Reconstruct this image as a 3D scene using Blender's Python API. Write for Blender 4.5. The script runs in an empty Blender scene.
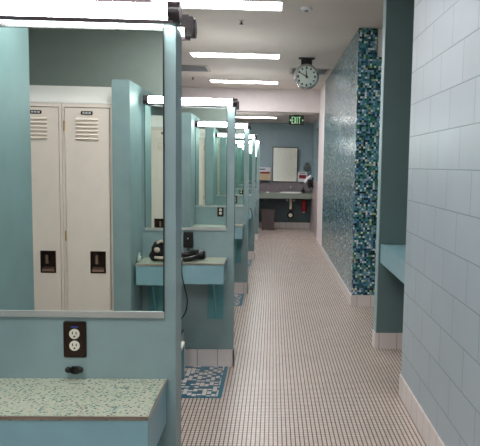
import bpy, bmesh, math, random
from mathutils import Vector, Matrix
random.seed(4)
S = bpy.context.scene
C = S.collection
PI = math.pi

# ------------------------------------------------------------------ camera
def set_camera():
    f, cx, cy, vx, vy, roll = 646.2, 298.0, 229.9, 272.8, 165.4, 0.015
    Yc = Vector((vx-cx, -(vy-cy), -f)).normalized()
    up = Vector((math.sin(roll), math.cos(roll), 0)); up = (up - up.dot(Yc)*Yc).normalized()
    Xc = Yc.cross(up)
    cam = bpy.data.cameras.new('camera'); o = bpy.data.objects.new('camera', cam); C.objects.link(o)
    R = Matrix((Xc, Yc, up))            # world = R @ cam
    o.matrix_world = Matrix.Translation((0, 0, 1.56)) @ R.to_4x4()
    cam.sensor_fit = 'HORIZONTAL'; cam.sensor_width = 36; cam.lens = f*36/480
    cam.shift_x = (240-cx)/480; cam.shift_y = (cy-223)/480
    cam.clip_start = 0.02; cam.clip_end = 100
    S.camera = o
set_camera()
w = bpy.data.worlds.new('world'); S.world = w; w.use_nodes = True
w.node_tree.nodes['Background'].inputs[0].default_value = (0.5, 0.55, 0.6, 1)
w.node_tree.nodes['Background'].inputs[1].default_value = 0.05
S.view_settings.view_transform = 'Standard'; S.view_settings.look = 'None'
S.view_settings.gamma = 1; S.view_settings.use_curve_mapping = False
S.view_settings.exposure = 0.52
S.cycles.max_bounces = 16; S.cycles.diffuse_bounces = 6; S.cycles.glossy_bounces = 12
S.cycles.sample_clamp_indirect = 6
CEIL_E = 19.0       # ceiling lamps
TUBE_E = 26.0       # vanity tubes

# ------------------------------------------------------------------ materials
def lin(c):
    return tuple(((v/255)/12.92 if v/255 <= 0.04045 else ((v/255+0.055)/1.055)**2.4) for v in c) + (1,)
class N:
    def __init__(s, name):
        s.m = bpy.data.materials.new(name); s.m.use_nodes = True
        s.t = s.m.node_tree; s.b = s.t.nodes['Principled BSDF']
    def n(s, typ, **k):
        x = s.t.nodes.new(typ)
        for a, v in k.items(): setattr(x, a, v)
        return x
    def l(s, a, b): s.t.links.new(a, b)
    def math(s, op, a, b=None):
        x = s.n('ShaderNodeMath', operation=op)
        for i, v in enumerate((a, b)):
            if v is None: continue
            if isinstance(v, (int, float)): x.inputs[i].default_value = v
            else: s.l(v, x.inputs[i])
        return x.outputs[0]
    def ramp(s, fac, stops, interp='LINEAR'):
        r = s.n('ShaderNodeValToRGB'); e = r.color_ramp; e.interpolation = interp
        while len(e.elements) < len(stops): e.elements.new(0.5)
        for el, (p, c) in zip(e.elements, stops): el.position = p; el.color = c
        s.l(fac, r.inputs[0]); return r.outputs[0]
    def mix(s, fac, a, b):
        x = s.n('ShaderNodeMix', data_type='RGBA')
        if isinstance(fac, (int, float)): x.inputs[0].default_value = fac
        else: s.l(fac, x.inputs[0])
        for i, v in ((6, a), (7, b)):
            if isinstance(v, tuple): x.inputs[i].default_value = v
            else: s.l(v, x.inputs[i])
        return x.outputs[2]
    def bump(s, h, strength, dist=0.01):
        b = s.n('ShaderNodeBump'); b.inputs['Strength'].default_value = strength; b.inputs['Distance'].default_value = dist
        s.l(h, b.inputs['Height']); s.l(b.outputs[0], s.b.inputs['Normal'])
    def pos(s):
        return s.n('ShaderNodeNewGeometry').outputs['Position']
    def obj(s):
        return s.n('ShaderNodeTexCoord').outputs['Object']
def plain(name, col, rough=0.5, metal=0.0, var=0.06, scale=9, spec=0.5, bump=0.0):
    k = N(name); b = k.b
    t = k.n('ShaderNodeTexNoise'); t.inputs['Scale'].default_value = scale; t.inputs['Detail'].default_value = 4
    k.l(k.obj(), t.inputs['Vector'])
    c = lin(col); lo = tuple(v*(1-var) for v in c[:3])+(1,); hi = tuple(min(1, v*(1+var)) for v in c[:3])+(1,)
    k.l(k.ramp(t.outputs[0], [(0.3, lo), (0.7, hi)]), b.inputs['Base Color'])
    b.inputs['Roughness'].default_value = rough; b.inputs['Metallic'].default_value = metal
    b.inputs['Specular IOR Level'].default_value = spec
    if bump:
        t2 = k.n('ShaderNodeTexNoise'); t2.inputs['Scale'].default_value = 120; k.l(k.obj(), t2.inputs['Vector'])
        k.bump(t2.outputs[0], bump, 0.002)
    return k.m
def emit(name, col, e):
    k = N(name); k.b.inputs['Base Color'].default_value = (0.9, 0.9, 0.9, 1)
    k.b.inputs['Emission Color'].default_value = col; k.b.inputs['Emission Strength'].default_value = e
    return k.m
def brick(name, uv, w_, h_, mortar, colA, colB, colM, off=0.0, rough=0.4, u0=0.0, v0=0.0, bump=0.3, spec=0.5, smooth=0.1):
    k = N(name); sep = k.n('ShaderNodeSeparateXYZ'); k.l(k.pos(), sep.inputs[0])
    def ax(ch):
        if ch == 's': return k.math('ADD', sep.outputs[0], sep.outputs[1])
        return sep.outputs['xyz'.index(ch)]
    cb = k.n('ShaderNodeCombineXYZ')
    k.l(k.math('ADD', ax(uv[0]), -u0), cb.inputs[0]); k.l(k.math('ADD', ax(uv[1]), -v0), cb.inputs[1])
    b = k.n('ShaderNodeTexBrick', offset=off, offset_frequency=2, squash=1.0)
    k.l(cb.outputs[0], b.inputs['Vector'])
    b.inputs['Scale'].default_value = 1; b.inputs['Brick Width'].default_value = w_; b.inputs['Row Height'].default_value = h_
    b.inputs['Mortar Size'].default_value = mortar; b.inputs['Mortar Smooth'].default_value = smooth
    b.inputs['Color1'].default_value = lin(colA); b.inputs['Color2'].default_value = lin(colB); b.inputs['Mortar'].default_value = lin(colM)
    t = k.n('ShaderNodeTexNoise'); t.inputs['Scale'].default_value = 1.7; t.inputs['Detail'].default_value = 5; k.l(k.pos(), t.inputs['Vector'])
    dirt = k.ramp(t.outputs[0], [(0.3, (0.9, 0.9, 0.9, 1)), (0.7, (1, 1, 1, 1))])
    mx = k.n('ShaderNodeMix', data_type='RGBA', blend_type='MULTIPLY'); mx.inputs[0].default_value = 1
    k.l(b.outputs[0], mx.inputs[6]); k.l(dirt, mx.inputs[7]); k.l(mx.outputs[2], k.b.inputs['Base Color'])
    k.b.inputs['Roughness'].default_value = rough; k.b.inputs['Specular IOR Level'].default_value = spec
    if bump: k.bump(k.math('SUBTRACT', 1.0, b.outputs[1]), bump, 0.003)
    return k.m
def mosaic(name, uv, size, stops, grout, gw=0.10, rough=0.3, su=1.0, u0=0.0, spec=0.5):
    """square mosaic: each cell draws a random colour from the palette"""
    k = N(name); sep = k.n('ShaderNodeSeparateXYZ'); k.l(k.pos(), sep.inputs[0])
    ax = lambda ch: sep.outputs['xyz'.index(ch)]
    u = k.math('DIVIDE', k.math('ADD', ax(uv[0]), -u0), size*su); v = k.math('DIVIDE', ax(uv[1]), size)
    cb = k.n('ShaderNodeCombineXYZ'); k.l(k.math('FLOOR', u), cb.inputs[0]); k.l(k.math('FLOOR', v), cb.inputs[1])
    wn = k.n('ShaderNodeTexWhiteNoise', noise_dimensions='2D'); k.l(cb.outputs[0], wn.inputs[0])
    col = k.ramp(wn.outputs[0], stops, 'CONSTANT')
    fu, fv = k.math('FRACT', u), k.math('FRACT', v)
    e = k.math('MAXIMUM', k.math('ABSOLUTE', k.math('SUBTRACT', fu, 0.5)), k.math('ABSOLUTE', k.math('SUBTRACT', fv, 0.5)))
    g = k.math('GREATER_THAN', e, 0.5-gw/2)
    k.l(k.mix(g, col, lin(grout)), k.b.inputs['Base Color'])
    k.b.inputs['Roughness'].default_value = rough; k.b.inputs['Specular IOR Level'].default_value = spec
    # every little tile is set at its own very slight angle, which breaks up its gloss
    nm = k.n('ShaderNodeNormalMap') if False else None
    k.bump(k.math('ADD', k.math('SUBTRACT', 1.0, g), k.math('MULTIPLY', wn.outputs[0], 0.4)), 0.35, 0.002)
    return k.m
TEAL = (136, 159, 161)
M = dict(
    teal=plain('teal_wall_paint', TEAL, 0.42, var=0.08, scale=6, bump=0.15),
    trim_teal=plain('pale_teal_paint', (150, 178, 182), 0.45, var=0.04, bump=0.1),
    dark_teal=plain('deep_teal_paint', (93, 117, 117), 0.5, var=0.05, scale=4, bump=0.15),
    far_teal=plain('blue_grey_wall_paint', (146, 169, 175), 0.5, var=0.04),
    white=plain('white_wall_paint', (228, 220, 219), 0.6, var=0.03),
    ceil=plain('ceiling_paint', (212, 200, 193), 0.7, var=0.03, scale=2),
    locker=plain('cream_locker_enamel', (240, 224, 214), 0.35, var=0.03),
    under=plain('slate_teal_painted_shade', (70, 88, 90), 0.5, var=0.06),  # dark tone stands in for shade below the counter and beyond the opening
    rail=plain('satin_metal_rail', (196, 198, 197), 0.38, metal=0.6, var=0.04),
    trimmetal=plain('brown_silver_edging', (200, 184, 174), 0.3, metal=1.0, var=0.06),
    rear=plain('grey_green_wall_paint', (158, 168, 160), 0.5, var=0.03),
    hood=plain('white_hood_enamel', (246, 242, 238), 0.4, var=0.01),
    black=plain('black_plastic', (11, 11, 12), 0.45, var=0.2),
    purple_black=plain('dark_lamp_housing', (48, 36, 42), 0.3, var=0.1),
    bronze=plain('dark_bronze_plate', (52, 38, 30), 0.32, metal=0.6, var=0.15),
    chrome=plain('brushed_metal', (190, 190, 188), 0.25, metal=1.0, var=0.05),
    brass=plain('brass', (190, 150, 70), 0.3, metal=1.0),
    copper=plain('copper_tinted_metal', (190, 160, 148), 0.3, metal=1.0),
    apron=plain('turquoise_apron_paint', (132, 172, 181), 0.4, var=0.04),
    bracket=plain('turquoise_bracket_paint', (100, 158, 164), 0.4, var=0.05),
    ivory=plain('ivory_plastic', (225, 222, 205), 0.4, var=0.02),
    inkblack=plain('ink_black', (10, 10, 12), 0.6),
    blue=plain('blue_label', (50, 70, 170), 0.5),
    clockface=plain('clock_face_white', (200, 212, 205), 0.5, var=0.02),
    bin=plain('brown_plastic', (84, 74, 74), 0.5),
    bin_white=plain('white_enamel', (190, 196, 190), 0.4),
    porcelain=plain('porcelain', (232, 232, 228), 0.15, var=0.01),
    splash=plain('grey_laminate', (120, 112, 116), 0.35, var=0.1, scale=14),
    red=plain('red_plastic', (150, 30, 45), 0.4),
    red_label=plain('red_label', (130, 15, 25), 0.6),
    card=plain('tan_board', (190, 170, 140), 0.7),
    whiteplastic=plain('white_plastic', (215, 215, 220), 0.4, var=0.02),
    greyplastic=plain('smoky_grey_plastic', (92, 98, 96), 0.4, var=0.15),
    blackcloth=plain('black_cloth', (22, 20, 22), 0.85, var=0.3, scale=30),
    paleband=plain('pale_cloth_band', (190, 175, 160), 0.8, var=0.15, scale=40),
    vent=plain('vent_enamel', (176, 166, 160), 0.5),
    ventdark=plain('vent_dark_interior', (26, 22, 24), 0.8),
    green=emit('exit_sign_green', (0.01, 0.5, 0.09, 1), 0.45),
    exitbody=plain('exit_sign_housing', (30, 40, 34), 0.4),
    lamp=emit('ceiling_lamp_lens', (1.0, 0.95, 0.97, 1), CEIL_E),
    tube=emit('vanity_tube_glow', (0.93, 1.0, 0.97, 1), TUBE_E),
    block=brick('painted_block_wall', 'yz', 0.417, 0.2085, 0.0035, (174, 189, 197), (170, 186, 194), (126, 144, 152), off=0.5, rough=0.42, u0=3.545-0.417*8, v0=1.555-0.2085*7, bump=0.5, smooth=0.3),
    floor=brick('small_square_floor_tile', 'xy', 0.0254, 0.0254, 0.0035, (240, 226, 214), (226, 210, 198), (62, 44, 38), rough=0.33, bump=0.25, smooth=0.2),
    base=brick('cove_base_tile', 'sz', 0.155, 0.5, 0.0022, (230, 221, 217), (226, 216, 212), (140, 124, 118), rough=0.3, v0=-0.2),
    wains=brick('pinkish_wall_tile', 'yz', 0.155, 0.155, 0.003, (190, 176, 176), (184, 170, 170), (150, 138, 138), rough=0.3),
)
PAL = [(0.0, lin((14, 34, 42))), (0.17, lin((34, 84, 110))), (0.33, lin((66, 138, 146))), (0.48, lin((44, 112, 76))),
       (0.60, lin((130, 170, 192))), (0.74, lin((92, 140, 170))), (0.85, lin((214, 226, 226))), (0.95, lin((170, 182, 140)))]
M['mos_x'] = mosaic('glass_mosaic_facing_the_aisle_end', 'xz', 0.0235, PAL, (70, 96, 98), rough=0.22)
M['mos_y'] = mosaic('glass_mosaic_along_the_aisle', 'yz', 0.0235, PAL, (70, 96, 98), rough=0.22)
M['inlay'] = mosaic('blue_and_white_inlay', 'xy', 0.0254, [(0.0, lin((26, 112, 140))), (0.42, lin((235, 225, 216))), (0.94, lin((60, 130, 150)))], (90, 90, 90), gw=0.12, su=1.3)
M['inlay_b'] = mosaic('blue_inlay_border', 'xy', 0.0254, [(0.0, lin((22, 112, 140))), (0.5, lin((34, 124, 150)))], (70, 90, 95), gw=0.12)
def speckle(name, base, specks, scale=190):
    k = N(name); v = k.n('ShaderNodeTexVoronoi'); v.inputs['Scale'].default_value = scale; k.l(k.pos(), v.inputs['Vector'])
    sp = k.n('ShaderNodeSeparateColor'); k.l(v.outputs['Color'], sp.inputs[0])
    c = k.ramp(sp.outputs[0], specks, 'CONSTANT')
    d = k.math('LESS_THAN', v.outputs['Distance'], 0.48)
    k.l(k.mix(d, lin(base), c), k.b.inputs['Base Color']); k.b.inputs['Roughness'].default_value = 0.3
    return k.m
M['terrazzo'] = speckle('green_speckled_laminate', (190, 192, 172), [(0.0, lin((186, 190, 168))), (0.34, lin((132, 160, 138))), (0.54, lin((50, 110, 108))), (0.68, lin((200, 198, 178))), (0.82, lin((28, 66, 60))), (0.93, lin((150, 140, 110)))], 120)
M['counter'] = speckle('grey_green_speckled_counter', (126, 134, 124), [(0.0, lin((130, 142, 128))), (0.5, lin((98, 118, 106))), (0.8, lin((142, 150, 134)))])
k = N('mirror_glass'); k.b.inputs['Metallic'].default_value = 1; k.b.inputs['Roughness'].default_value = 0.008
k.b.inputs['Base Color'].default_value = (0.84, 0.94, 0.90, 1); M['mirror'] = k.m

# ------------------------------------------------------------------ mesh helpers
class MB:
    def __init__(s): s.bm = bmesh.new()
    def box(s, x0, x1, y0, y1, z0, z1, bev=0.0):
        r = bmesh.ops.create_cube(s.bm, size=1)
        vs = r['verts']
        for v in vs:
            v.co = Vector(((x0+x1)/2+v.co.x*(x1-x0), (y0+y1)/2+v.co.y*(y1-y0), (z0+z1)/2+v.co.z*(z1-z0)))
        if bev:
            es = list({e for v in vs for e in v.link_edges})
            bmesh.ops.bevel(s.bm, geom=es, offset=bev, segments=2, affect='EDGES')
        return s
    def cyl(s, a, b, r, r2=None, seg=20):
        a, b = Vector(a), Vector(b); d = b-a
        rr = bmesh.ops.create_cone(s.bm, cap_ends=True, cap_tris=False, segments=seg, radius1=r, radius2=r if r2 is None else r2, depth=d.length)
        q = d.to_track_quat('Z', 'Y').to_matrix().to_4x4(); m = Matrix.Translation((a+b)/2) @ q
        bmesh.ops.transform(s.bm, matrix=m, verts=rr['verts']); return s
    def ball(s, c, r, sc=(1, 1, 1), rot=None, seg=16):
        rr = bmesh.ops.create_uvsphere(s.bm, u_segments=seg, v_segments=seg//2+2, radius=r)
        m = Matrix.Translation(c) @ (rot.to_4x4() if rot else Matrix()) @ Matrix.Diagonal((*sc, 1))
        bmesh.ops.transform(s.bm, matrix=m, verts=rr['verts']); return s
    def prism(s, pts, axis, a, b):
        """polygon pts in the two other axes, pushed from a to b along axis"""
        def mk(p, t):
            return {'x': (t, p[0], p[1]), 'y': (p[0], t, p[1]), 'z': (p[0], p[1], t)}[axis]
        A = [s.bm.verts.new(mk(p, a)) for p in pts]; B = [s.bm.verts.new(mk(p, b)) for p in pts]
        s.bm.faces.new(A); s.bm.faces.new(B[::-1])
        for i in range(len(pts)):
            j = (i+1) % len(pts); s.bm.faces.new((A[j], A[i], B[i], B[j]))
        return s
    def tube(s, pts, r, seg=8):
        P = [Vector(p) for p in pts]; Q = []
        for i in range(len(P)-1):
            p0 = P[max(0, i-1)]; p1 = P[i]; p2 = P[i+1]; p3 = P[min(len(P)-1, i+2)]
            for t in (0, .25, .5, .75):
                Q.append(0.5*((2*p1)+(-p0+p2)*t+(2*p0-5*p1+4*p2-p3)*t*t+(-p0+3*p1-3*p2+p3)*t**3))
        Q.append(P[-1]); rings = []
        for i, q in enumerate(Q):
            d = (Q[min(i+1, len(Q)-1)]-Q[max(i-1, 0)]).normalized()
            a = d.orthogonal().normalized() if not rings else (prev - prev.dot(d)*d).normalized()
            prev = a; b = d.cross(a)
            rings.append([s.bm.verts.new(q+r*(math.cos(2*PI*k/seg)*a+math.sin(2*PI*k/seg)*b)) for k in range(seg)])
        for A, B in zip(rings, rings[1:]):
            for k in range(seg): s.bm.faces.new((A[k], A[(k+1) % seg], B[(k+1) % seg], B[k]))
        s.bm.faces.new(rings[0][::-1]); s.bm.faces.new(rings[-1]); return s
    def lathe(s, prof, c=(0, 0, 0), axis='z', seg=32):
        """prof: (radius, height) pairs"""
        rings = []
        for r, h in prof:
            ring = []
            for k in range(seg):
                a = 2*PI*k/seg; x, y = r*math.cos(a), r*math.sin(a)
                v = {'z': (x, y, h), 'y': (x, h, y), 'x': (h, x, y)}[axis]
                ring.append(s.bm.verts.new(Vector(c)+Vector(v)))
            rings.append(ring)
        for A, B in zip(rings, rings[1:]):
            for k in range(seg): s.bm.faces.new((A[k], A[(k+1) % seg], B[(k+1) % seg], B[k]))
        s.bm.faces.new(rings[0][::-1]); s.bm.faces.new(rings[-1]); return s
    def build(s, name, mat, parent=None, smooth=False, **props):
        bmesh.ops.recalc_face_normals(s.bm, faces=s.bm.faces[:])
        me = bpy.data.meshes.new(name); s.bm.to_mesh(me); s.bm.free()
        me.materials.append(mat if not isinstance(mat, str) else M[mat])
        if smooth:
            for p in me.polygons: p.use_smooth = True
            try: me.set_sharp_from_angle(angle=math.radians(40))
            except Exception: pass
        o = bpy.data.objects.new(name, me); C.objects.link(o)
        if parent: o.parent = parent
        for k_, v in props.items(): o[k_] = v
        return o
def B(*a, bev=0.0): return MB().box(*a, bev=bev)
def thing(name, label, cat, loc=(0, 0, 0), rz=0.0, group=None):
    o = bpy.data.objects.new(name, None); o.empty_display_size = 0.05; C.objects.link(o)
    o.location = loc; o.rotation_euler.z = rz; o['label'] = label; o['category'] = cat
    if group: o['group'] = group
    return o
def tag(o, label, cat, group=None, kind=None):
    o['label'] = label; o['category'] = cat
    if group: o['group'] = group
    if kind: o['kind'] = kind
    return o
def struct(name, mb, mat, label, cat='wall'):
    return tag(mb.build(name, mat), label, cat, kind='structure')
def dup(root, loc, rz=0.0, label=None):
    def cp(o, par):
        c = o.copy(); C.objects.link(c); c.parent = par
        for ch in kids.get(o.name, ()): cp(ch, c)
        return c
    kids = {}
    for o in C.objects:
        if o.parent: kids.setdefault(o.parent.name, []).append(o)
    r = cp(root, None); r.location = loc; r.rotation_euler.z = rz
    if label: r['label'] = label
    return r

# ------------------------------------------------------------------ the room
H = 3.05; HF = 2.60; XW = 0.905; XLW = -3.1; YB = -3.0; YH = 12.9; YE = 16.1; XF = 0.97
T = 0.13
PY = [-0.82, 2.085, 4.91, 7.78, 10.65, 13.42]        # front faces of the dividers
PX = [-0.29, -0.309, -0.289, -0.289, -0.287, -0.278]  # their ends towards the aisle
struct('floor', B(XLW-.2, 2.6, YB-.2, YE+.2, -0.1, 0), 'floor', 'floor of small pinkish beige square tiles', 'floor')
struct('ceiling', B(XLW-.2, 2.6, YB-.2, YH, H, H+.1), 'ceil', 'pinkish white ceiling above the long aisle', 'ceiling')
struct('ceiling_far', B(XLW-.2, 2.6, YH+.12, YE+.2, HF, HF+.1), 'ceil', 'lower ceiling over the sink area at the far end', 'ceiling')
struct('trim_1', B(XLW, 2.6, YH, YH+.12, 2.618, H), 'white', 'white header band hanging across the aisle before the sinks', 'header')
struct('wall_left', B(XLW-.12, XLW, YB-.2, YE+.2, 0, H), 'teal', 'teal wall behind the locker bays')
struct('wall_rear', B(XLW, 2.6, YB-.12, YB, 0, H), 'rear', 'dark grey green rear wall seen only in the nearest mirror')
struct('wall_right', B(XW, XW+.2, YB, 4.30, 0, H), 'block', 'pale blue painted concrete block wall at the right')
struct('baseboard_right', MB().box(XW-.010, XW, YB, 4.30, 0, .145).box(XW-.010, XW+.2, 4.30, 4.31, 0, .145), 'base', 'pinkish tile base along the right block wall', 'baseboard')
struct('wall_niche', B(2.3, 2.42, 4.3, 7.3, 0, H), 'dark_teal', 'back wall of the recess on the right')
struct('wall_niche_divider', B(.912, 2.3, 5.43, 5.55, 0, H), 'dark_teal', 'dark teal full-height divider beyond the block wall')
struct('trim_2', B(.908, .914, 5.426, 5.554, .14, H), 'trim_teal', 'pale painted end strip of the divider at the right', 'trim')
struct('baseboard_niche', B(.899, 2.3, 5.418, 5.56, 0, .14), 'base', 'tile base around the foot of the right divider', 'baseboard')
# mosaic wall
struct('wall_mosaic', B(XW+.012, XW+.2, 7.12, 11.6, 0, H), 'white', 'core wall carrying the glass mosaic')
struct('wall_mosaic_side', B(XW, XW+.012, 7.12, 11.6, .13, H), 'mos_y', 'blue green glass mosaic running along the aisle')
struct('wall_mosaic_front', MB().box(XW, 1.113, 7.108, 7.12, .13, H-.002).box(1.113, 2.3, 7.108, 7.12, .13, 2.75), 'mos_x', 'narrow face of dark blue green glass mosaic turned to the viewer')
struct('wall_above_mosaic', B(1.113, 2.3, 7.12, 7.24, 0, H), 'white', 'white wall above the lower mosaic')
struct('baseboard_mosaic', MB().box(XW-.012, XW+.012, 7.110, 12.9, 0, .13).box(XW-.012, 2.3, 7.096, 7.11, 0, .13), 'base', 'pinkish tile base under the mosaic wall', 'baseboard')
struct('trim_3', B(XW+.004, XW+.2, 11.6, YH+.12, 0, H), 'white', 'white painted wall end past the mosaic', 'wall')
# sink area
struct('wall_end', B(XLW, 2.6, YE, YE+.12, 0, HF), 'far_teal', 'blue grey end wall behind the sink')
struct('wall_far_right', MB().box(XF, XF+.12, 14.95, YE, 0, HF).box(XF, XF+.12, YH+.12, 13.05, 0, HF).box(XF, XF+.12, 13.05, 14.95, 2.4, HF), 'far_teal', 'blue grey side wall by the sink')
struct('wall_far_recess', B(1.25, 1.35, YH, YE, 0, HF), 'under', 'wall beyond the opening by the sink, coloured dark for its shade')  # dimness of the space behind the opening is painted into this wall
struct('wall_wainscot', MB().box(XF-.012, XF, YH+.12, YE, 0, 1.21).box(XF, XF+.12, 13.05, 14.95, 0, 1.21), 'wains', 'pinkish tiled lower wall beside the sink')
struct('baseboard_end', B(XLW, XF-.012, YE-.012, YE, 0, .15), 'base', 'tile base under the sink counter', 'baseboard')

struct('wall_end_painted_shade', B(XLW, XF-.012, YE-.006, YE, .15, .86), 'under', 'added dark sheet painting the shade on the end wall under the counter')  # added thin sheet: under-counter shade put into its colour
# dividers: each a low wall with a cross wall that ends the locker bank
STUB_R = [-.97, -.900, -.90, -.90, -.90, -.90]
D = .39; LWID = .342
NAMES = ['behind the camera', 'nearest the viewer', 'with the black hair dryer', 'third along the aisle', 'fourth along the aisle', 'farthest along the aisle']
for i, (y, x) in enumerate(zip(PY, PX)):
    sr = STUB_R[i]; sl = sr-.12
    y0 = y-D; y1 = y+T+D
    struct('wall_divider_%d' % i, B(sl+.06, x, y, y+T, .0, 1.99), 'teal', 'low teal dividing wall ' + NAMES[i])
    struct('wall_locker_end_%d' % i, B(sl, sr, y0, y1, 0, 2.115, bev=.004), 'teal', 'teal cross wall closing the lockers, divider ' + NAMES[i])
    if 0 <= i < 3: struct('wall_locker_infill_%d' % i, B(XLW, sl-4*LWID-.012, y0+.03, y1-.03, 0, 2.11), 'teal', 'plain wall block past the last locker, divider ' + NAMES[i])
    g = .009
    struct('baseboard_divider_%d' % i, MB().box(sr, x+g, y-g, y, 0, .135).box(x, x+g, y-g, y+T+g, 0, .135).box(sr, x+g, y+T, y+T+g, 0, .135)
           .box(sr, sr+g, y0, y-g, 0, .135).box(sr, sr+g, y+T+g, y1, 0, .135), 'base', 'white tile base around the divider ' + NAMES[i], 'baseboard')
for i in range(1, 5):
    y = PY[i]
    o = struct('floor_inlay_%d' % i, B(STUB_R[i]+.02, -.350, y-.66, y-.012, 0, .0015), 'inlay', 'blue and white mosaic patch in the floor before the divider ' + NAMES[i], 'floor inlay')
    MB().box(-.350, -.322, y-.69, y-.012, 0, .0016).box(STUB_R[i]+.02, -.350, y-.69, y-.66, 0, .0016).build('border', 'inlay_b', o)

# ------------------------------------------------------------------ ceiling lamps and fittings
lp = None
CL = ['ceiling lamp behind the viewer, nearest the rear wall', 'ceiling lamp just above the nearest mirror bay', 'ceiling lamp over the nearest divider, out of the frame',
      'nearest visible ceiling lamp, long white strip at the top of the view', 'middle ceiling strip lamp, second of the visible row', 'third ceiling strip lamp, just before the white header',
      'strip lamp in the lower ceiling in front of the sinks']
for i, (y, h) in enumerate([(-2.1, H), (.55, H), (3.40, H), (6.24, H), (9.06, H), (11.87, H), (14.3, HF)]):
    if lp is None:
        lp = thing('ceiling_light', CL[0], 'ceiling light', (-.535, y, h), 0, 'recessed strip lamps along the ceiling')
        MB().box(-.62, .62, -.185, -.160, -.008, 0).box(-.62, .62, .160, .185, -.008, 0).box(-.62, -.595, -.16, .16, -.008, 0).box(.595, .62, -.16, .16, -.008, 0).build('frame', 'white', lp)
        B(-.595, .595, -.16, .16, -.005, -.001).build('lens', 'lamp', lp)
    else: dup(lp, (-.535, y, h), 0, CL[i])
def vent(loc, label):
    t = thing('ceiling_vent', label, 'air vent', loc)
    B(-.30, .30, -.30, .30, -.004, 0).build('backing', 'ventdark', t)
    MB().box(-.31, .31, -.31, -.27, -.014, 0).box(-.31, .31, .27, .31, -.014, 0).box(-.31, -.27, -.27, .27, -.014, 0).box(.27, .31, -.27, .27, -.014, 0).build('frame', 'vent', t)
    for q in range(5):
        yy = -.2+q*.1
        MB().prism([(yy-.020, -.018), (yy-.014, -.021), (yy+.018, -.004), (yy+.012, -.004)], 'x', -.268, .268).build('slat', 'whiteplastic', t)
vent((-1.33, 10.35, H), 'square louvred ceiling vent at the left, partly behind the nearest divider')
vent((.55, 10.38, H), 'square louvred ceiling vent behind the round clock')
for loc, lb in (((-.348, 6.9, H), 'small dark ceiling sprinkler under the nearest visible strip lamp'), ((-1.40, 11.4, H), 'small dark ceiling sprinkler near the left ceiling vent')):
    t = thing('sprinkler', lb, 'sprinkler', loc)
    MB().lathe([(.03, 0), (.028, -.006), (.012, -.01)], seg=20).build('escutcheon', 'vent', t, True)
    MB().cyl((0, 0, -.008), (0, 0, -.035), .009).cyl((0, 0, -.035), (0, 0, -.04), .022).build('head', 'ventdark', t)
t = thing('smoke_detector', 'round white detector on the ceiling at the upper right', 'smoke detector', (.297, 6.29, H))
MB().lathe([(.055, 0), (.055, -.012), (.046, -.024), (.02, -.026)], seg=28).build('body', 'whiteplastic', t, True)
MB().lathe([(.02, -.026), (.018, -.034), (.004, -.036)], seg=20).build('sensor', 'greyplastic', t, True)

# clock, 11:50
t = thing('wall_clock', 'round silver-rimmed clock hanging from the ceiling, showing ten to twelve', 'clock', (.447, 9.10, 2.79))
R_ = .170
MB().lathe([(.12, .09), (R_, .08), (R_+.006, .0), (R_+.002, -.022), (R_-.022, -.028), (R_-.028, -.012), (.02, -.012)], axis='y', seg=48).build('rim', 'chrome', t, True)
MB().cyl((0, -.010, 0), (0, -.016, 0), R_-.028, seg=48).build('face', 'clockface', t)
for h_ in range(12):
    mk = MB()
    a = h_*PI/6; r0 = .117; L = .012 if h_ % 3 else .016
    mk.box(r0*math.sin(a)-.011, r0*math.sin(a)+.011, -.0185, -.015, r0*math.cos(a)-L, r0*math.cos(a)+L)
    mk.build('hour_mark', 'inkblack', t)
def hand(a, L, w_):
    d = Vector((math.sin(a), 0, math.cos(a))); n_ = Vector((math.cos(a), 0, -math.sin(a)))
    b = MB(); pts = [(-d*.025+n_*w_), (-d*.025-n_*w_), (d*L-n_*w_*.5), (d*L+n_*w_*.5)]
    b.prism([(p.x, p.z) for p in pts], 'y', -.024, -.020); return b
hand(math.radians(-5), .085, .010).build('hour_hand', 'inkblack', t)
hand(math.radians(-60), .128, .008).build('minute_hand', 'inkblack', t)
MB().cyl((0, -.019, 0), (0, -.027, 0), .014).build('hub', 'inkblack', t)
MB().box(-.075, .075, .02, .08, .165, .25, bev=.004).box(-.11, .11, -.01, .11, .248, .26).build('mount', 'inkblack', t)

# exit sign
t = thing('exit_sign', 'green glowing EXIT sign hung just beyond the white header', 'exit sign', (.472, 13.4, HF))
B(-.155, .155, 0, .045, -.205, -.012, bev=.006).build('housing', 'exitbody', t)
B(-.06, .06, 0, .05, -.012, 0).build('canopy', 'exitbody', t)
lt = MB(); z0, z1 = -.178, -.040
def bar(x0, x1, a, b): lt.box(x0, x1, -.006, 0, a, b)
th = .014
x = -.100
bar(x, x+th, z0, z1); [bar(x+th, x+.042, a, a+th) for a in (z0, (z0+z1)/2-th/2, z1-th)]
x = -.050
for sgn in (1, -1):
    p = [(x, z0 if sgn > 0 else z1), (x+th, z0 if sgn > 0 else z1), (x+.045, z1 if sgn > 0 else z0), (x+.045-th, z1 if sgn > 0 else z0)]
    lt.prism(p, 'y', -.006-.0005*sgn, -.0002)
x = .006; bar(x, x+th, z0, z1)
x = .030; bar(x, x+.058, z1-th, z1); bar(x+.022, x+.022+th, z0, z1-th)
lt.build('exit_letters', 'green', t)
for s_ in (-1, 1): MB().prism([(s_*.115, -.085), (s_*.145, -.11), (s_*.115, -.135)], 'y', -.005, 0).build('arrow', 'green', t)

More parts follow.
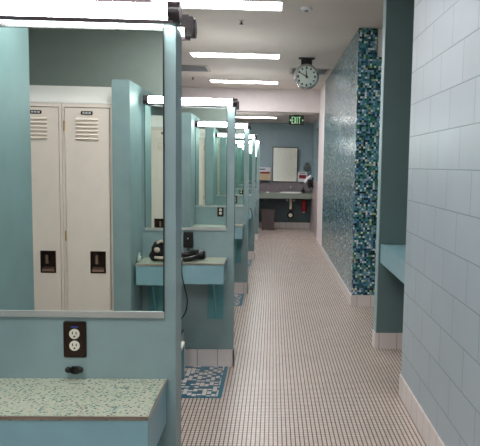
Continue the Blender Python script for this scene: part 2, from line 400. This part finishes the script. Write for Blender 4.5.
# ------------------------------------------------------------------ vanity stations
# built facing -Y with the wall plane at y = 0; x runs from the cross wall to the aisle
def make_shelf(x0, x1, label):
    z = .854; d = .322
    t = thing('vanity_shelf', label, 'shelf', group='speckled vanity shelves')
    B(x0, x1, -d, 0, z-.012, z-.0005).build('shelf_top', 'terrazzo', t)
    MB().box(x0, x1+.004, -d-.004, -d, z-.009, z+.0005).box(x1, x1+.004, -d, 0, z-.009, z+.0005).build('edge_trim', 'trimmetal', t, label='thin metal edging')
    MB().box(x0, x1, -d, -d+.018, z-.150, z-.012).box(x1-.018, x1, -d+.018, 0, z-.150, z-.012).build('apron', 'apron', t)
    for bx in (x1-.085, x0+.12):
        b = MB().box(bx-.062, bx+.062, -.006, 0, .375, z-.012)
        b.prism([(-.006, .385), (-.006, z-.02), (-.24, z-.02), (-.24, z-.10)], 'x', bx-.006, bx+.006).box(bx-.03, bx+.03, -.24, -.006, z-.018, z-.012)
        b.build('bracket', 'bracket', t)
    return t
def make_mirror(x0, x1, label):
    t = thing('vanity_mirror', label, 'mirror', group='vanity mirrors')
    B(x0, x1, -.006, -.0005, 1.080, 2.012).build('glass', 'mirror', t)
    B(x0, x1+.002, -.011, -.0005, 1.060, 1.080).build('bottom_rail', 'rail', t)
    MB().box(x1, x1+.003, -.009, -.0005, 1.080, 2.0).build('edge_strip', 'inkblack', t)
    return t
def make_light(x0, x1, label):
    t = thing('vanity_light', label, 'vanity light', group='vanity tube lights')
    z = 2.017; yc = -.048
    MB().cyl((x0+.035, yc, z), (x1-.035, yc, z), .026, seg=24).build('tube', 'tube', t, True)
    MB().box(x0+.02, x1-.02, -.022, -.0115, 2.013, 2.055).build('housing', 'purple_black', t)
    MB().box(x0+.02, x1-.02, -.068, -.052, 1.980, 1.991).build('lower_lip', 'purple_black', t)
    for a, b in ((x0, x0+.036), (x1-.036, x1)):
        MB().cyl((a, yc, z), (b, yc, z), .033, seg=24).box(a+.004, b-.004, yc, -.0115, z-.033, z+.033, bev=.003).build('end_cap', 'purple_black', t, True)
    return t
def make_outlet(label):
    t = thing('outlet', label, 'power outlet', group='power outlets at the vanities')
    B(-.037, .037, -.007, 0, -.060, .060, bev=.003).build('plate', 'bronze', t, label='dark bronze cover plate')
    for s_ in (-1, 1):
        c_ = s_*.0195
        r = MB().cyl((0, -.0105, c_), (0, -.005, c_), .0165, seg=24).build('receptacle', 'ivory', t)
        MB().box(-.0075, -.0045, -.0112, -.0104, c_-.001, c_+.008).box(.0045, .0075, -.0112, -.0104, c_-.001, c_+.007).cyl((0, -.0112, c_-.008), (0, -.0104, c_-.008), .003, seg=10).build('slots', 'inkblack', r)
    B(-.011, .011, -.0078, -.0068, .0405, .0435).build('mark', 'blue', t)
    return t
XC = -.595
shelf0 = make_shelf(-.305, .255, 'speckled vanity shelf with pale blue apron in the lower left foreground')
mirror0 = make_mirror(-.300, .247, 'large mirror on the nearest divider, reflecting the cream lockers')
light0 = make_light(-.302, .327, 'tube light above the nearest mirror, brightest of all, at the top left')
FR = {1: None,
      2: ('speckled shelf carrying the black hair dryer', 'mirror above the shelf with the black hair dryer', 'tube light above the mirror on the second divider'),
      3: ('speckled shelf on the third divider, just past the hair dryer shelf', 'mirror on the third divider along the aisle', 'tube light over the third divider along the aisle'),
      4: ('small distant shelf on the fourth divider', 'narrow distant mirror on the fourth divider', 'distant tube light over the fourth divider'),
      5: ('farthest shelf, on the divider nearest the sinks', 'farthest divider mirror, nearest the sinks', 'farthest tube light, nearest the sinks')}
for i in range(1, 6):
    dx = XC + (PX[i]-PX[2]); y = PY[i]
    if i == 1:
        shelf0.location = (XC, y, 0); mirror0.location = (XC, y, 0); light0.location = (dx, y, 0)
    else:
        for o, lb in zip((shelf0, mirror0, light0), FR[i]): dup(o, (dx, y, 0), 0, lb)
# the backs of the dividers carry the same fittings, turned round
bs = make_shelf(-.255, .305, 'speckled shelf behind the viewer, seen in the nearest mirror with the black bundle')
bm_ = make_mirror(-.247, .300, 'mirror behind the viewer, seen only inside the nearest mirror')
bl = make_light(-.327, .302, 'tube light behind the viewer, seen inside the nearest mirror')
for i in range(0, 5):
    y = PY[i]+T; dx = XC if i else XC-.033
    if i == 0:
        bs.location = (dx, y, 0); bm_.location = (dx, y, 0); bl.location = (dx, y, 0)
        for o in (bs, bm_, bl): o.rotation_euler.z = PI
        for o in (bs, bm_, bl): o.scale.x = 1.05
    else:
        w_ = NAMES[i]
        for o, lb in zip((bs, bm_, bl), ('speckled shelf on the rear face of the divider ' + w_, 'mirror on the rear face of the divider ' + w_, 'tube light on the rear top edge of the divider ' + w_)):
            c_ = dup(o, (dx, y, 0), PI, lb); c_.scale.x = 1.0
out0 = make_outlet('double outlet in dark bronze plate under the nearest mirror')
out0.location = (-.634, PY[1], .985)
dup(out0, (-.632, PY[2], .985), 0, 'outlet on the second divider, with the black adapter plugged in')
dup(out0, (-.635, PY[3], 1.02), 0, 'dark outlet on the third divider above its shelf')
dup(out0, (-.60, PY[0]+T, .985), PI, 'outlet on the divider behind the viewer')
dup(out0, (-.605, PY[1]+T, 1.01), PI, 'outlet on the rear face of the nearest divider, seen in the second mirror')
dup(out0, (-.605, PY[2]+T, 1.00), PI, 'outlet on the rear face of the divider with the hair dryer')
# black double hook under the outlet
t = thing('hook', 'small black double knob hook below the nearest outlet', 'hook', (-.632, PY[1], .883))
B(-.016, .016, -.005, 0, -.008, .012, bev=.002).build('plate', 'black', t)
MB().tube([(-.018, -.022, .006), (-.011, -.014, -.004), (0, -.008, -.008), (.011, -.014, -.004), (.018, -.022, .006)], .005).ball((-.019, -.024, .007), .0105).ball((.019, -.024, .007), .0105).build('knobs', 'black', t, True)

# hair dryer with its adapter and cord
YD = PY[2]
t = thing('hair_dryer', 'black hair dryer lying on the second shelf with its cord wound round it', 'hair dryer', (-.560, YD-.15, .856))
MB().lathe([(.020, -.088), (.026, -.083), (.029, -.04), (.031, 0), (.036, .04), (.036, .062), (.026, .075), (.006, .080)], c=(-.005, 0, .037), axis='x').build('barrel', 'black', t, True)
MB().lathe([(.024, -.125), (.022, -.09), (.022, -.085)], c=(-.005, 0, .037), axis='x').build('nozzle', 'black', t, True)
MB().tube([(.03, -.01, .03), (.0, -.06, .024), (-.05, -.10, .018), (-.07, -.115, .016)], .017, 12).build('handle', 'black', t, True)
MB().cyl((.069, 0, .037), (.0785, 0, .037), .022).build('rear_grille', 'greyplastic', t)
cd = MB()
for q in range(5):
    a0 = -.05+q*.014
    cd.tube([(a0+.028*math.sin(u)*.5, .045*math.cos(u)-.005, .038+.036*math.sin(u)) for u in [j*2*PI/12 for j in range(13)]], .0035, 6)
cd.build('wound_cord', 'black', t, True)
t = thing('power_adapter', 'black adapter block plugged into the outlet with a hanging cord', 'power adapter', (-.630, YD, .985))
B(-.036, .036, -.050, -.011, -.055, .060, bev=.006).build('body', 'black', t)
MB().box(-.004, .004, -.0512, -.0495, .012, .020).build('indicator', 'ivory', t)
MB().tube([(0, -.03, -.054), (0, -.032, -.075), (.000, -.05, -.095), (-.002, -.12, -.116), (-.004, -.2, -.117), (-.006, -.31, -.117), (-.006, -.342, -.14), (-.002, -.345, -.22),
           (.022, -.34, -.33), (.030, -.31, -.40), (.020, -.30, -.48), (-.020, -.30, -.55), (-.07, -.30, -.60)], .0042).build('cord', 'black', t, True)

# bundle on the rear shelf and a bit of soap (seen in the nearest mirror)
t = thing('shoulder_bag', 'crumpled black bag with pale stripes on the shelf seen in the mirror', 'bag', (-.785, PY[0]+T+.15, .856))
random.seed(9)
b = MB()
b.ball((0, 0, .055), .08, (1.05, .8, .68)).ball((-.03, .02, .10), .055, (.9, .8, .9)).ball((.05, 0, .085), .06, (1.1, .8, 1)).ball((-.06, .01, .04), .05, (.8, .8, .8))
for v in b.bm.verts:
    v.co += Vector((math.sin(v.co.z*90+v.co.x*40), math.sin(v.co.x*80), math.sin(v.co.y*70+v.co.x*60)))*.006
    v.co.z = max(v.co.z, .0)
b.build('body', 'blackcloth', t, True)
MB().tube([(-.05, .062, .03), (0, .080, .030), (.05, .075, .045), (.09, .05, .06)], .011).tube([(-.035, .065, .135), (.0, .062, .15), (.05, .055, .12), (.085, .055, .08)], .010).ball((-.035, .066, .085), .022, (1, .6, .9)).build('stripes', 'paleband', t, True)
t = thing('bottle', 'small pale bottle at the corner of the shelf seen in the mirror', 'bottle', (-.955, PY[0]+T+.18, .8540))
MB().lathe([(.014, 0), (.015, .004), (.014, .035), (.007, .042), (.006, .05)], seg=18).build('body', 'bin_white', t, True)
MB().lathe([(.008, .048), (.008, .058), (.006, .060)], seg=16).build('cap', 'bin_white', t, True)

# white bin at the foot of the second divider
t = thing('waste_bin', 'slim pale grey bin in the bay behind the nearest divider', 'waste bin', (-.74, 4.66, 0))
MB().prism([(-.085, -.11), (.085, -.11), (.09, .11), (-.09, .11)], 'z', .002, .31).build('body', 'bin_white', t)
MB().box(-.094, .094, -.116, .116, .31, .326, bev=.004).build('rim', 'chrome', t)

# ------------------------------------------------------------------ lockers
LW = .342
def make_locker():
    # origin: bottom centre of the front, front faces -Y, body goes to +Y
    t = thing('locker', 'x', 'locker', group='cream lockers')
    w2 = LW/2-.002
    z0, z1 = .102, 1.953
    b = MB().box(-w2, -w2+.016, 0, .40, z0, z1).box(w2-.016, w2, 0, .40, z0, z1).box(-w2+.016, w2-.016, 0, .40, z0, z0+.022).box(-w2+.016, w2-.016, 0, .40, z1-.024, z1).box(-w2+.016, w2-.016, .38, .40, z0+.022, z1-.024)
    b.build('body', 'locker', t)
    dw = w2-.0205
    # door leaf with a hole left for the cup handle; hx is on the opening side
    hx0, hx1, hz0, hz1 = -.118, -.012, .790, .944
    d = MB().box(-dw, hx0, -.006, .012, z0+.027, z1-.030).box(hx1, dw, -.006, .012, z0+.027, z1-.030).box(hx0, hx1, -.006, .012, z0+.027, hz0).box(hx0, hx1, -.006, .012, hz1, z1-.030).build('door', 'locker', t)
    lv = MB()
    for q in range(6):
        zz = 1.848-q*.026
        lv.prism([(-.006, zz+.008), (-.018, zz-.004), (-.006, zz-.006)], 'x', -.075, .075)
    lv.build('louvers', 'locker', d)
    MB().box(-.040, .040, -.010, -.006, 1.878, 1.902, bev=.003).build('number_plate', 'bronze', d)
    MB().box(-.028, -.012, -.0112, -.0098, 1.885, 1.895).box(-.006, .008, -.0112, -.0098, 1.885, 1.895).box(.014, .028, -.0112, -.0098, 1.885, 1.895).build('number_plate_marks', 'whiteplastic', d)
    cup = MB().box(hx0, hx1, .020, .026, hz0, hz1).box(hx0, hx0+.005, -.009, .020, hz0, hz1).box(hx1-.005, hx1, -.009, .020, hz0, hz1).box(hx0+.005, hx1-.005, -.009, .020, hz0, hz0+.006).box(hx0+.005, hx1-.005, -.009, .020, hz1-.006, hz1)
    cup.build('recessed_handle', 'bronze', d)
    MB().box(-.062, -.046, -.004, .018, .853, .913, bev=.002).prism([(-.010, .800), (-.010, .816), (.012, .830), (.012, .800)], 'x', -.102, -.024).build('latch', 'copper', d)
    for zz in (1.80, .35, 1.05):
        MB().cyl((dw+.004, -.010, zz-.035), (dw+.004, -.010, zz+.035), .0045, seg=10).build('hinge', 'brass', t)
    return t
lock0 = make_locker()
order = ['next to cross wall', 'second from cross wall', 'third from cross wall', 'deepest in bay']
def bank(i, side, n, first=False):
    """side +1: lockers on the rear face (facing +Y); -1: facing the viewer"""
    sl = STUB_R[i]-.12
    for q in range(n):
        x = sl-.006-LW*(q+.5)
        y = PY[i]+T+D-.045 if side > 0 else PY[i]-D+.045
        rz = PI if side > 0 else 0
        where = ('seen in the nearest mirror' if i == 0 else '%s side, divider %s' % ('rear' if side > 0 else 'front', NAMES[i]))
        lb = 'cream locker ' + order[q] + ', ' + where
        if first and q == 0:
            lock0.location = (x, y, 0); lock0.rotation_euler.z = rz; lock0['label'] = lb
        else: dup(lock0, (x, y, 0), rz, lb)
bank(0, 1, 4, True)
for i in (1, 2, 3, 4):
    bank(i, -1, 4 if i < 3 else 2); bank(i, 1, 4 if i < 3 else 2)
for i in range(0, 5):
    sl = STUB_R[i]-.13; xe = sl-(4 if i < 3 else 2)*LW-.001
    yc = PY[i]+T/2; hd = T/2+D-.045
    tag(MB().prism([(yc-hd, 1.955), (yc-hd, 1.965), (yc-.02, 2.112), (yc+.02, 2.112), (yc+hd, 1.965), (yc+hd, 1.955)], 'x', xe, sl+.008).build('locker_hood', 'hood'),
        'sloped white hood over the lockers of the divider ' + NAMES[i], 'locker hood', 'locker hoods')
    tag(B(xe, sl+.008, yc-hd+.02, yc+hd-.02, 0, .10).build('locker_plinth', 'inkblack'), 'low dark plinth under the lockers of the divider ' + NAMES[i], 'plinth', 'locker plinths')

# ------------------------------------------------------------------ shelf in the right-hand recess
t = thing('wall_counter', 'pale blue counter in the recess beyond the block wall', 'counter', (0, 0, 0))
B(.945, 2.28, 4.325, 5.415, .895, .91).build('counter_top', 'apron', t)
MB().box(.925, .945, 4.315, 5.415, .757, .912).build('apron', 'apron', t)

# ------------------------------------------------------------------ sink area
t = thing('sink_counter', 'long grey green counter under the mirror at the far end', 'counter', (0, 15.45, 0))
B(-2.3, XF-.016, 0, .648, .868, .9).build('counter_top', 'counter', t)
B(-2.3, XF-.016, 0, .02, .775, .868).build('front_edge', 'counter', t)
tag(B(-2.3, XF-.016, 16.082, 16.098, .902, 1.155).build('backsplash', 'splash'), 'grey backsplash strip between the far counter and the mirror', 'backsplash')
t = thing('sink', 'white oval basin set in the far counter', 'sink', (.45, 15.74, .9))
def basin(sc):
    b = MB().lathe([(.10, .0012), (.19, .004), (.215, .022), (.235, .024), (.243, .012), (.24, .0008), (.05, .0006)], seg=40)
    for v in b.bm.verts: v.co.x *= 1.12; v.co.y *= .85
    return b
basin(1).build('rim', 'porcelain', t, True)
MB().cyl((0, 0, .0014), (0, 0, .004), .022).build('drain', 'chrome', t)
t = thing('faucet', 'small chrome faucet behind the white basin', 'faucet', (.45, 16.00, .9))
MB().cyl((0, 0, .0), (0, 0, .012), .028).tube([(0, 0, .01), (0, 0, .09), (0, -.03, .13), (0, -.09, .125), (0, -.11, .10)], .014).build('spout', 'chrome', t, True)
MB().ball((0, .0, .14), .022, (1, 1, .8)).build('handle', 'chrome', t, True)
t = thing('drain_pipe', 'pale drain pipe with round trap hanging below the sink', 'pipe', (.45, 15.80, 0))
MB().cyl((0, 0, .866), (0, 0, .50), .032).build('tailpiece', 'ivory', t, True)
MB().tube([(0, 0, .52), (0, 0, .42), (0, .03, .36), (0, .09, .34), (0, .13, .37), (0, .17, .42), (0, .28, .43)], .026).build('trap', 'black', t, True)
MB().lathe([(.085, 0), (.088, .015), (.05, .03), (.02, .032)], c=(0, -.03, .355), axis='y', seg=28).build('flange', 'black', t, True)
MB().cyl((0, -.034, .355), (0, -.042, .355), .048).build('flange_cap', 'ivory', t)
MB().box(-.11, -.06, 0, .03, .70, .73, bev=.004).box(.06, .11, 0, .03, .70, .73, bev=.004).cyl((-.085, .015, .715), (-.085, .28, .715), .010).cyl((.085, .015, .715), (.085, .28, .715), .010).build('valves', 'copper', t)
t = thing('soap_tank', 'red soap tank hanging under the far counter', 'soap tank', (.775, 15.78, 0))
MB().lathe([(.03, .44), (.058, .46), (.062, .50), (.062, .66), (.05, .70), (.025, .73), (.025, .866)], seg=24).build('body', 'red', t, True)
MB().lathe([(.02, .425), (.03, .43), (.03, .445)], seg=20).build('cap', 'ivory', t, True)
t = thing('soap_pump', 'dark soap pump at the right end of the far counter', 'soap dispenser', (.755, 15.93, .9))
MB().lathe([(.045, 0), (.045, .07), (.03, .085), (.014, .09), (.012, .12)], seg=24).build('body', 'black', t, True)
MB().tube([(0, 0, .115), (0, 0, .14), (0, -.04, .145), (0, -.07, .135)], .010).build('spout', 'black', t, True)
t = thing('soap_bar', 'small white soap on the left of the far counter', 'soap', (-.115, 15.60, .9))
MB().box(-.045, .045, -.03, .03, .001, .028, bev=.010).build('body', 'porcelain', t, True)
t['label'] = 'small white soap lying on the left of the far counter'
# mirror
t = thing('wall_mirror', 'rectangular framed mirror on the end wall above the sink', 'mirror', (.303, YE-.012, 0))
w2 = .293
B(-w2, w2, -.022, -.008, 1.175, 2.005).build('glass', 'mirror', t)
MB().box(-w2-.018, -w2, -.03, 0, 1.157, 2.023).box(w2, w2+.018, -.03, 0, 1.157, 2.023).box(-w2, w2, -.03, 0, 1.157, 1.175).box(-w2, w2, -.03, 0, 2.005, 2.023).build('frame', 'exitbody', t)
for o in list(t.children):          # the mirror leans out a little at its top
    o.matrix_local = Matrix.Translation((0, 0, 1.157)) @ Matrix.Rotation(math.radians(7), 4, 'X') @ Matrix.Translation((0, 0, -1.157))
B(-.02, .02, -.085, .012, 1.96, 1.99).build('bracket', 'greyplastic', t)
# boxes either side of the mirror
t = thing('towel_dispenser', 'tan box with a red and black label, left of the far mirror', 'dispenser', (-.205, YE, 0))
B(-.155, .155, -.14, 0, 1.19, 1.40, bev=.008).build('body', 'card', t)
B(-.155, .155, -.135, 0, 1.402, 1.51, bev=.012).build('cover', 'whiteplastic', t)
B(-.10, .13, -.1425, -.1402, 1.355, 1.398).build('label_band', 'red_label', t)
B(-.12, .02, -.1375, -.1352, 1.45, 1.475).build('top_mark', 'inkblack', t)
t = thing('glove_box', 'white box with a red label, right of the far mirror', 'dispenser', (.738, YE, 0))
B(-.115, .115, -.10, 0, 1.17, 1.41, bev=.006).build('body', 'whiteplastic', t)
B(-.085, .085, -.1022, -.1002, 1.25, 1.34).build('red_panel', 'red_label', t)
B(-.07, .07, -.1022, -.1002, 1.375, 1.392).build('top_mark', 'inkblack', t)
t = thing('towel_holder', 'smoky grey dispenser on the end wall above the white and red box', 'dispenser', (.845, YE, 0))
MB().box(-.085, .085, -.11, 0, 1.43, 1.58, bev=.03).box(-.05, .05, -.09, 0, 1.56, 1.64, bev=.02).build('body', 'greyplastic', t)
# wall hair dryer
t = thing('wall_dryer', 'white and black hair dryer hung on the tiled side wall by the sink', 'hair dryer', (XF-.014, 15.2, 0))
MB().box(-.03, 0, -.06, .06, 1.05, 1.30, bev=.008).build('bracket', 'black', t)
MB().tube([(-.19, 0, 1.17), (-.15, 0, 1.23), (-.09, 0, 1.29), (-.05, 0, 1.32)], .040, 14).build('barrel', 'whiteplastic', t, True)
MB().tube([(-.085, -.03, 1.25), (-.085, -.03, 1.18), (-.08, -.03, 1.10), (-.07, -.03, 1.06)], .048, 14).build('handle', 'black', t, True)
MB().tube([(-.05, -.01, 1.07), (-.07, -.01, .99), (-.045, -.01, .95), (-.03, 0, 1.02), (-.02, 0, 1.08)], .008).build('cord', 'black', t, True)
# bin
t = thing('trash_bin', 'dark brown rectangular bin standing under the far counter', 'waste bin', (-.10, 15.66, 0))
b = MB(); b.prism([(-.135, -.10), (.135, -.10), (.135, .10), (-.135, .10)], 'z', .002, .47)
for v in b.bm.verts:
    if v.co.z > .3: v.co.x *= 1.22; v.co.y *= 1.18
b.build('body', 'bin', t)
MB().box(-.175, .175, -.128, .128, .47, .50, bev=.008).build('rim', 'bin', t)
